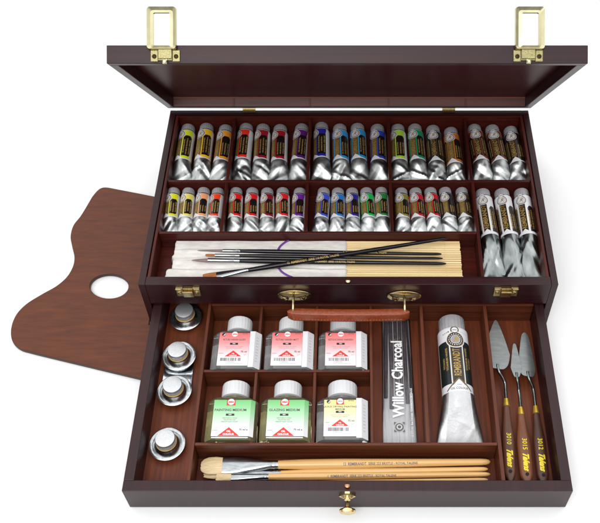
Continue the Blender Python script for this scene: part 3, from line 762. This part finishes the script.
# ------------------------------------------------------------------ palette knives
def knife(lab, x0, y0, x1, y1, blade, bw, bl, num, wood, crank, zl, tipr, hollow=0, wid=1.0, dx=0, zb=0):
    """x0,y0 = ferrule top; x1,y1 = handle end"""
    d = Vector((x1-x0, y1-y0)); ln = d.length; rz = math.atan2(d.x, -d.y)
    t = thing('palette_knife', lab, 'palette knife', (x0, y0, zl), (0, 0, rz), 'three palette knives side by side')
    # handle: y from 0 to -ln
    N = 26; rs = []
    for i in range(N+1):
        q = i/N; y = -7.6-(ln-7.6)*q
        w = (3.1+2.2*smst(q/.45)+.5*math.sin(PI*q))*wid
        if q > .84: w *= max(.16, 1-((q-.84)/.16)**1.7*.86)
        h = w*.62 if q > .05 else w*.75
        rs.append([(w*math.copysign(abs(math.cos(a))**.8, math.cos(a)), y, h*math.copysign(abs(math.sin(a))**.9, math.sin(a))) for a in [2*PI*k/24 for k in range(24)]])
    bm = bmesh.new(); rings(bm, rs); fix(bm); hd = from_bm('handle', bm, wood, t, smooth=60)
    bm = bmesh.new(); lathe(bm, [(1.9, .3), (2.3, 0), (3.2, -7.4), (3.3, -8.2)], 'y', 24); fix(bm); from_bm('ferrule', bm, M_kferr, t, smooth=40)
    def hw(q): return (3.1+2.2*smst(q/.45)+.5*math.sin(PI*q))*wid*.62
    A = Art()
    L0 = ln
    A.text(num, 0, L0*.50, 6.2, M_yel, .25, -1, .05)
    A.text('Talens', 0, L0*.715, 7.6, M_yel, .25, -1, .4, .5, .9)
    A.disc(0, L0*.875, 1.7, M_hole, .3, 16)
    A.build('handle_print', lambda u, v, l: (u, -v, hw((v-7.6)/(ln-7.6))*math.sqrt(max(.05, 1-(u/(hw((v-7.6)/(ln-7.6))/.62*1.08))**2))+l), t, dv=3, du=1)
    # cranked shank
    bm = bmesh.new()
    P = spline([(0, -1, 0), (0, 12, 0), (-.4, 18, .6), (crank*.35, 22, 4), (crank*.8, 26, 7.5), (crank, 30, 8.6), (crank, 34, 8.8)], 5)
    tube(bm, P, [1.35]*8+[1.5]*(len(P)-8), 12); fix(bm); from_bm('shank', bm, M_steeld, t, smooth=50)
    # blade
    pts = [(p[0]*bw, p[1]*bl) for p in blade]
    me = plate([[tuple(p) for p in spline(pts, 5, True)]], .7, .12)
    bm = bmesh.new(); bm.from_mesh(me)
    bmesh.ops.bisect_plane(bm, geom=bm.verts[:]+bm.edges[:]+bm.faces[:], plane_co=(.0005, 0, 0), plane_no=(1, 0, 0))
    for v in bm.verts: v.co.z -= max(0, v.co.x-.0005)*hollow
    bm.to_mesh(me); bm.free()
    b = link('blade', me, M_steel, t, smooth=30); b.location = ((crank+dx)*S, 29*S, 9.0*S); b.rotation_euler = (0, 0, -rz+math.radians(zb))
    return t
diamond = [(-.10, .0), (-.62, .02), (-.80, .12), (-1, .42), (-1, .5), (-.72, .68), (-.22, .95), (0, 1), (.2, .94), (.6, .66), (.94, .35), (1, .27), (.8, .09), (.45, .0), (.1, -.01)]
lance = [(-.3, 0), (-.6, .06), (-1, .26), (-.95, .34), (-.55, .75), (-.28, .96), (0, 1), (.28, .96), (.55, .75), (.95, .34), (1, .26), (.6, .06), (.3, 0)]
trowel = [(-.45, 0), (-.85, .07), (-1, .2), (-.86, .5), (-.5, .88), (-.26, .98), (0, 1), (.26, .98), (.5, .88), (.86, .5), (1, .2), (.85, .07), (.45, 0)]
knife('palette knife with broad diamond blade, leftmost of the three', 155.6, -96.0, 150.6, -184.5, diamond, 11.6, 58, '3010', M_kw, -8.0, 13.5, 1, dx=1.5, zb=-2)
knife('palette knife with small narrow leaf blade and the lightest brown handle', 168.4, -106.5, 165.6, -187.5, lance, 5.4, 39, '3015', M_kw2, -2.6, 15.5, 1, wid=1.12, zb=-2.5)
knife('palette knife with long rounded blade and darkest handle, against the right side', 183.6, -104.0, 181.2, -187.5, trowel, 8.4, 51, '3012', M_kw3, -6.0, 13.5, 1, hollow=.55, zb=-3)

# ------------------------------------------------------------------ brushes
def brush(lab, p_tip, p_f0, p_f1, p_end, z, z2, hair_w, fer_w, hr, mat_h, mat_hair, style, group, txt=None, tcol=None, flatf=True):
    """tip, ferrule start, ferrule end, handle end as (x,y); z = axis height at the tip, z2 at the handle end"""
    d = Vector((p_end[0]-p_tip[0], p_end[1]-p_tip[1])); L = d.length; rz = math.atan2(d.y, d.x)
    t = thing('paint_brush', lab, 'paintbrush', (p_tip[0], p_tip[1], z), (0, -math.atan2(z2-z, L), rz), group)
    f0 = p_f0-p_tip[0]; f1 = p_f1-p_tip[0]
    def rg(x, w, h, n=28): return [(x, w*math.cos(2*PI*k/n), h*math.sin(2*PI*k/n)) for k in range(n)]
    bm = bmesh.new()
    hh = hr*.55
    if style == 'round': rings(bm, [rg(f0*(1-(1-q)), (.25+(hair_w-.25)*q**.7), (.25+(hair_w-.25)*q**.7)*.9) for q in [k/10 for k in range(11)]]+[rg(f0+1, hair_w*.9, hair_w*.9)])
    elif style == 'flat': rings(bm, [rg(0, hair_w*.9, .5), rg(f0*.15, hair_w*.97, .9), rg(f0*.6, hair_w*1.02, hh*1.0), rg(f0, hair_w*.93, hh*1.1), rg(f0+1, hair_w*.9, hh)])
    else: rings(bm, [rg(0, hair_w*.45, .4), rg(f0*.12, hair_w*.78, .9), rg(f0*.35, hair_w*1.0, 1.4), rg(f0*.7, hair_w*1.04, hh), rg(f0, hair_w*.95, hh*1.1), rg(f0+1, hair_w*.9, hh)])
    fix(bm)
    for v in bm.verts:
        if style != 'round' and v.co.x < f0*.3*S: v.co.x += noise.noise(Vector((v.co.y*900, v.co.z*900, L)))*1.2*S
    from_bm('bristle', bm, mat_hair, t, smooth=60)
    bm = bmesh.new(); fl = f1-f0
    if flatf: prof = [(0, fer_w, hh*1.15), (.18, fer_w, hh*1.15), (.3, fer_w*.96, hh*1.25), (.6, (fer_w+hr)/2*.98, hr*.9), (.86, hr*1.02, hr*1.0), (.88, hr*1.12, hr*1.1), (.9, hr*1.02, hr), (.93, hr*1.12, hr*1.1), (.95, hr*1.02, hr), (1, hr*1.03, hr*1.02)]
    else: prof = [(0, fer_w, fer_w), (.5, (fer_w+hr)/2, (fer_w+hr)/2), (.82, hr, hr), (.85, hr*1.15, hr*1.15), (.88, hr, hr), (.92, hr*1.15, hr*1.15), (.95, hr, hr), (1, hr*1.03, hr*1.03)]
    rings(bm, [rg(f0+fl*q, w, h) for q, w, h in prof]); fix(bm); from_bm('ferrule', bm, M_ferr, t, smooth=40)
    bm = bmesh.new(); HL = L-f1
    prof = [(0, .97), (.02, 1.0), (.12, 1.18), (.3, 1.2), (.6, .98), (.85, .82), (.955, .78), (.98, .68), (.993, .5), (1, .2)]
    rings(bm, [rg(f1+HL*q, hr*w, hr*w, 24) for q, w in prof]); fix(bm); from_bm('handle', bm, mat_h, t, smooth=50)
    if txt:
        A = Art(); a, fr, sz, sxx = txt[1], txt[2], txt[3], txt[4]
        rr = lambda x: hr*(1.2-.22*smst((x-f1-.3*HL)/(.3*HL)))*1.02
        A.text(txt[0], 0, 0, sz, tcol, .12, 0, .04, 0, sxx)
        th0 = math.radians(a)
        A.out = lambda c: Vector((0, c.y, c.z))
        A.build('handle_lettering', lambda u, v, l: (f1+HL*fr+u, (rr(f1+HL*fr+u)+l)*math.sin(th0-v/hr), (rr(f1+HL*fr+u)+l)*math.cos(th0-v/hr)), t, dv=.4, du=5)
    return t
gl = 'long natural wood brushes in the drawer front'
TX = 'REMBRANDT  SERIE 223 BRISTLE - ROYAL TALENS'
brush('large flat bristle brush with thick natural wood handle', (-136.6, -168.6), -116.6, -64.8, (133.4, -163.8), 18, 16.5, 8.6, 8.8, 4.1, M_nat, M_brist, 'fil', gl, ('12  '+TX, -28, .48, 3.0, .98), M_ink)
brush('filbert bristle brush tucked behind the smallest flat one', (-133.4, -176.6), -108, -62.0, (130.6, -170.6), 15, 15.5, 3.9, 3.9, 2.9, M_nat, M_brist, 'fil', gl)
brush('small square tipped bristle brush with lettered wood handle', (-121.4, -180.2), -107.4, -73, (132.0, -176.4), 18.5, 17, 3.7, 3.8, 2.9, M_nat, M_brist, 'flat', gl, ('1  '+TX, -28, .42, 2.8, .98), M_ink)
brush('natural wood brush lying nearest the drawer front, mostly hidden', (-112, -187.0), -99, -66, (129.6, -181.6), 14.6, 16.5, 2.7, 2.8, 2.6, M_nat, M_brist, 'flat', gl)

# bamboo roll with cloth ---------------------------------------------
t = thing('brush_mat', 'bamboo brush mat with off white cloth half and purple ribbon', 'brush mat', (0, 0, TF+.1))
def hgt(x, y):
    return 12.2+.8*math.sin(y*.14+.6)
bm = bmesh.new()
slw = 2.7; y = 13.2
k = 0
while y < 66.0:
    y1 = y+slw-.15; xe = 117+noise.noise(Vector((k*1.7, 3, 0)))*1.3
    rs = []
    for x in (-3, 40, 80, xe):
        zc = hgt(x, y)-1.2
        rs.append([(x, (y+y1)/2+slw*.46*math.cos(a), zc+1.15-.55+.55*math.sin(a)) for a in [2*PI*j/10 for j in range(10)]])
    rings(bm, rs); y += slw; k += 1
for x in (12, 42, 72, 101):   # stitched cords across the slats
    rings(bm, [[(x-.25, yy, hgt(x, yy)-.1), (x+.25, yy, hgt(x, yy)-.1), (x+.25, yy, hgt(x, yy)+.12), (x-.25, yy, hgt(x, yy)+.12)] for yy in [13.5+1.2*j for j in range(44)]])
B(bm, -2, 116, 12.6, 66.4, .1, 9.6)
fix(bm); from_bm('bamboo_slats', bm, M_bam, t, smooth=50)
# folded cloth over the left part
rs = []
def clh(x, y):
    z = 12.9+.8*math.sin(y*.14+.6)
    for yc, am in ((50.5, 1.1), (44.5, -.9), (38.2, 1.0), (31.2, -1.3), (27.6, 1.1)): z += am*math.exp(-((y-yc-noise.noise(Vector((x*.015, yc, 0)))*2.4)/1.7)**2)
    return z+noise.noise(Vector((x*.03, y*.08, 1)))*.9
NX, NY = 70, 60
V = {}
bm = bmesh.new()
for i in range(NX+1):
    for j in range(NY+1):
        yy = 12.2+(67.6-12.2)*j/NY
        xl = -186.5+(2.0 if 30 < yy < 45 else 0)-3.5*smst((31-yy)/6)+noise.noise(Vector((0, yy*.2, 9)))*1.4+2.0*smst((yy-45)/3)
        x = xl+(-1.4-xl)*i/NX
        e = min(1, min(i/1.5, (NX-i)/.8, j/1.0, (NY-j)/1.0)); 
        z = .2+(clh(x, yy)-.2)*min(1, e**.5 if e > 0 else 0) if i == 0 or j == 0 or j == NY else clh(x, yy)-(0 if i < NX else .9)
        V[i, j] = bm.verts.new((x*S, yy*S, z*S))
for i in range(NX):
    for j in range(NY): bm.faces.new((V[i, j], V[i+1, j], V[i+1, j+1], V[i, j+1]))
bmesh.ops.recalc_face_normals(bm, faces=bm.faces)
if sum(f.normal.z for f in bm.faces) < 0: bmesh.ops.reverse_faces(bm, faces=bm.faces)
o = from_bm('cloth', bm, M_cloth, t, smooth=True)
sol = o.modifiers.new('thickness', 'SOLIDIFY'); sol.thickness = .5*S; sol.offset = -1
bm = bmesh.new()
def strap(P, w):
    Q = spline(P, 8); rs = []
    for i, p in enumerate(Q):
        a = Q[max(0, i-1)]; b = Q[min(len(Q)-1, i+1)]; dd_ = (b-a).normalized(); n = Vector((-dd_.y, dd_.x))*w
        z = clh(p.x, p.y)+.35
        rs.append([(p.x-n.x, p.y-n.y, z), (p.x+n.x, p.y+n.y, z), (p.x+n.x, p.y+n.y, z+.4), (p.x-n.x, p.y-n.y, z+.4)])
    rings(bm, rs)
strap([(-63, 67), (-67, 64), (-72, 57), (-74.5, 49)], 1.1); strap([(-73, 31), (-69, 26), (-63, 21), (-54, 16.0), (-49, 12.8)], 1.1)
fix(bm); from_bm('ribbon', bm, M_rib, t)
gb = 'black handled brushes on the mat'
zb = TF+15.2
TG = 'REMBRANDT  SERIE 110 ROYAL TALENS'
brush('thin round grey tipped brush with black handle, farthest back', (-157.4, 51.2), -131, -112.9, (96.6, 46.4), zb+.6, zb+.6, 1.6, 1.8, 1.9, M_blk, M_grey, 'round', gb, ('6  '+TG, -20, .62, 2.4, 1), M_gold, False)
brush('black handled brush with short square orange brown tip and white ferrule', (-148, 44.8), -138.6, -113, (97.6, 40.6), zb+.7, zb+.6, 1.5, 1.7, 1.7, M_blk, M_sable, 'flat', gb, None, None, False)
brush('pointed brown tipped black brush with a long pale ferrule', (-162, 38.0), -145, -112.3, (100.6, 33.6), zb+1, zb+.8, 2.3, 2.5, 2.2, M_blk, M_grey, 'round', gb, ('10  '+TG, -25, .45, 2.4, 1), M_gold, False)
brush('flat orange brown black brush lying diagonally across the other three', (-147.4, 15.6), -134.2, -101.6, (103.6, 62.2), zb+1.4, zb+7.6, 4.3, 4.0, 2.3, M_blk, M_sable, 'flat', gb, ('12  '+TG, -20, .32, 2.8, 1), M_gold)

# ------------------------------------------------------------------ light
w = bpy.data.worlds.new('World'); SC.world = w; w.use_nodes = True
nt = w.node_tree; N = nt.nodes; L = nt.links; bg = N['Background']     # studio dome: broad overhead-front light bank, dim elsewhere
tc = N.new('ShaderNodeTexCoord'); dt = N.new('ShaderNodeVectorMath'); dt.operation = 'DOT_PRODUCT'
dt.inputs[1].default_value = Vector((-.06, .04, .99)).normalized()
mr = N.new('ShaderNodeMapRange'); mr.interpolation_type = 'SMOOTHSTEP'
mr.inputs['From Min'].default_value = .14; mr.inputs['From Max'].default_value = .85; mr.inputs['To Min'].default_value = .28; mr.inputs['To Max'].default_value = 1.8
L.new(tc.outputs['Generated'], dt.inputs[0]); L.new(dt.outputs['Value'], mr.inputs['Value']); L.new(mr.outputs[0], bg.inputs[1])
bg.inputs[0].default_value = (1, 1, 1, 1)
def area(name, loc, target, sx, sy, en):
    l = bpy.data.lights.new(name, 'AREA'); l.shape = 'RECTANGLE'; l.size = sx; l.size_y = sy; l.energy = en
    o = bpy.data.objects.new(name, l); COL.objects.link(o); o.location = loc
    o.rotation_euler = (Vector(target)-Vector(loc)).to_track_quat('-Z', 'Y').to_euler()
    return o
area('softbox_front', (-.25, -1.1, 1.6), (0, 0, .05), .8, .5, 13)


# ------------------------------------------------------------------ camera
cam = bpy.data.cameras.new('camera'); co = bpy.data.objects.new('camera', cam); COL.objects.link(co)
co.location = (.00738, -.52007, .78498); co.rotation_euler = (math.radians(90-52.336), 0, 0)
cam.sensor_width = 36; cam.lens = 882.59/600*36; cam.shift_x = (300-355.63)/600; cam.clip_start = .02; cam.clip_end = 60
SC.camera = co
SC.view_settings.view_transform = 'Standard'; SC.view_settings.look = 'None'; SC.view_settings.exposure = 0; SC.view_settings.gamma = 1
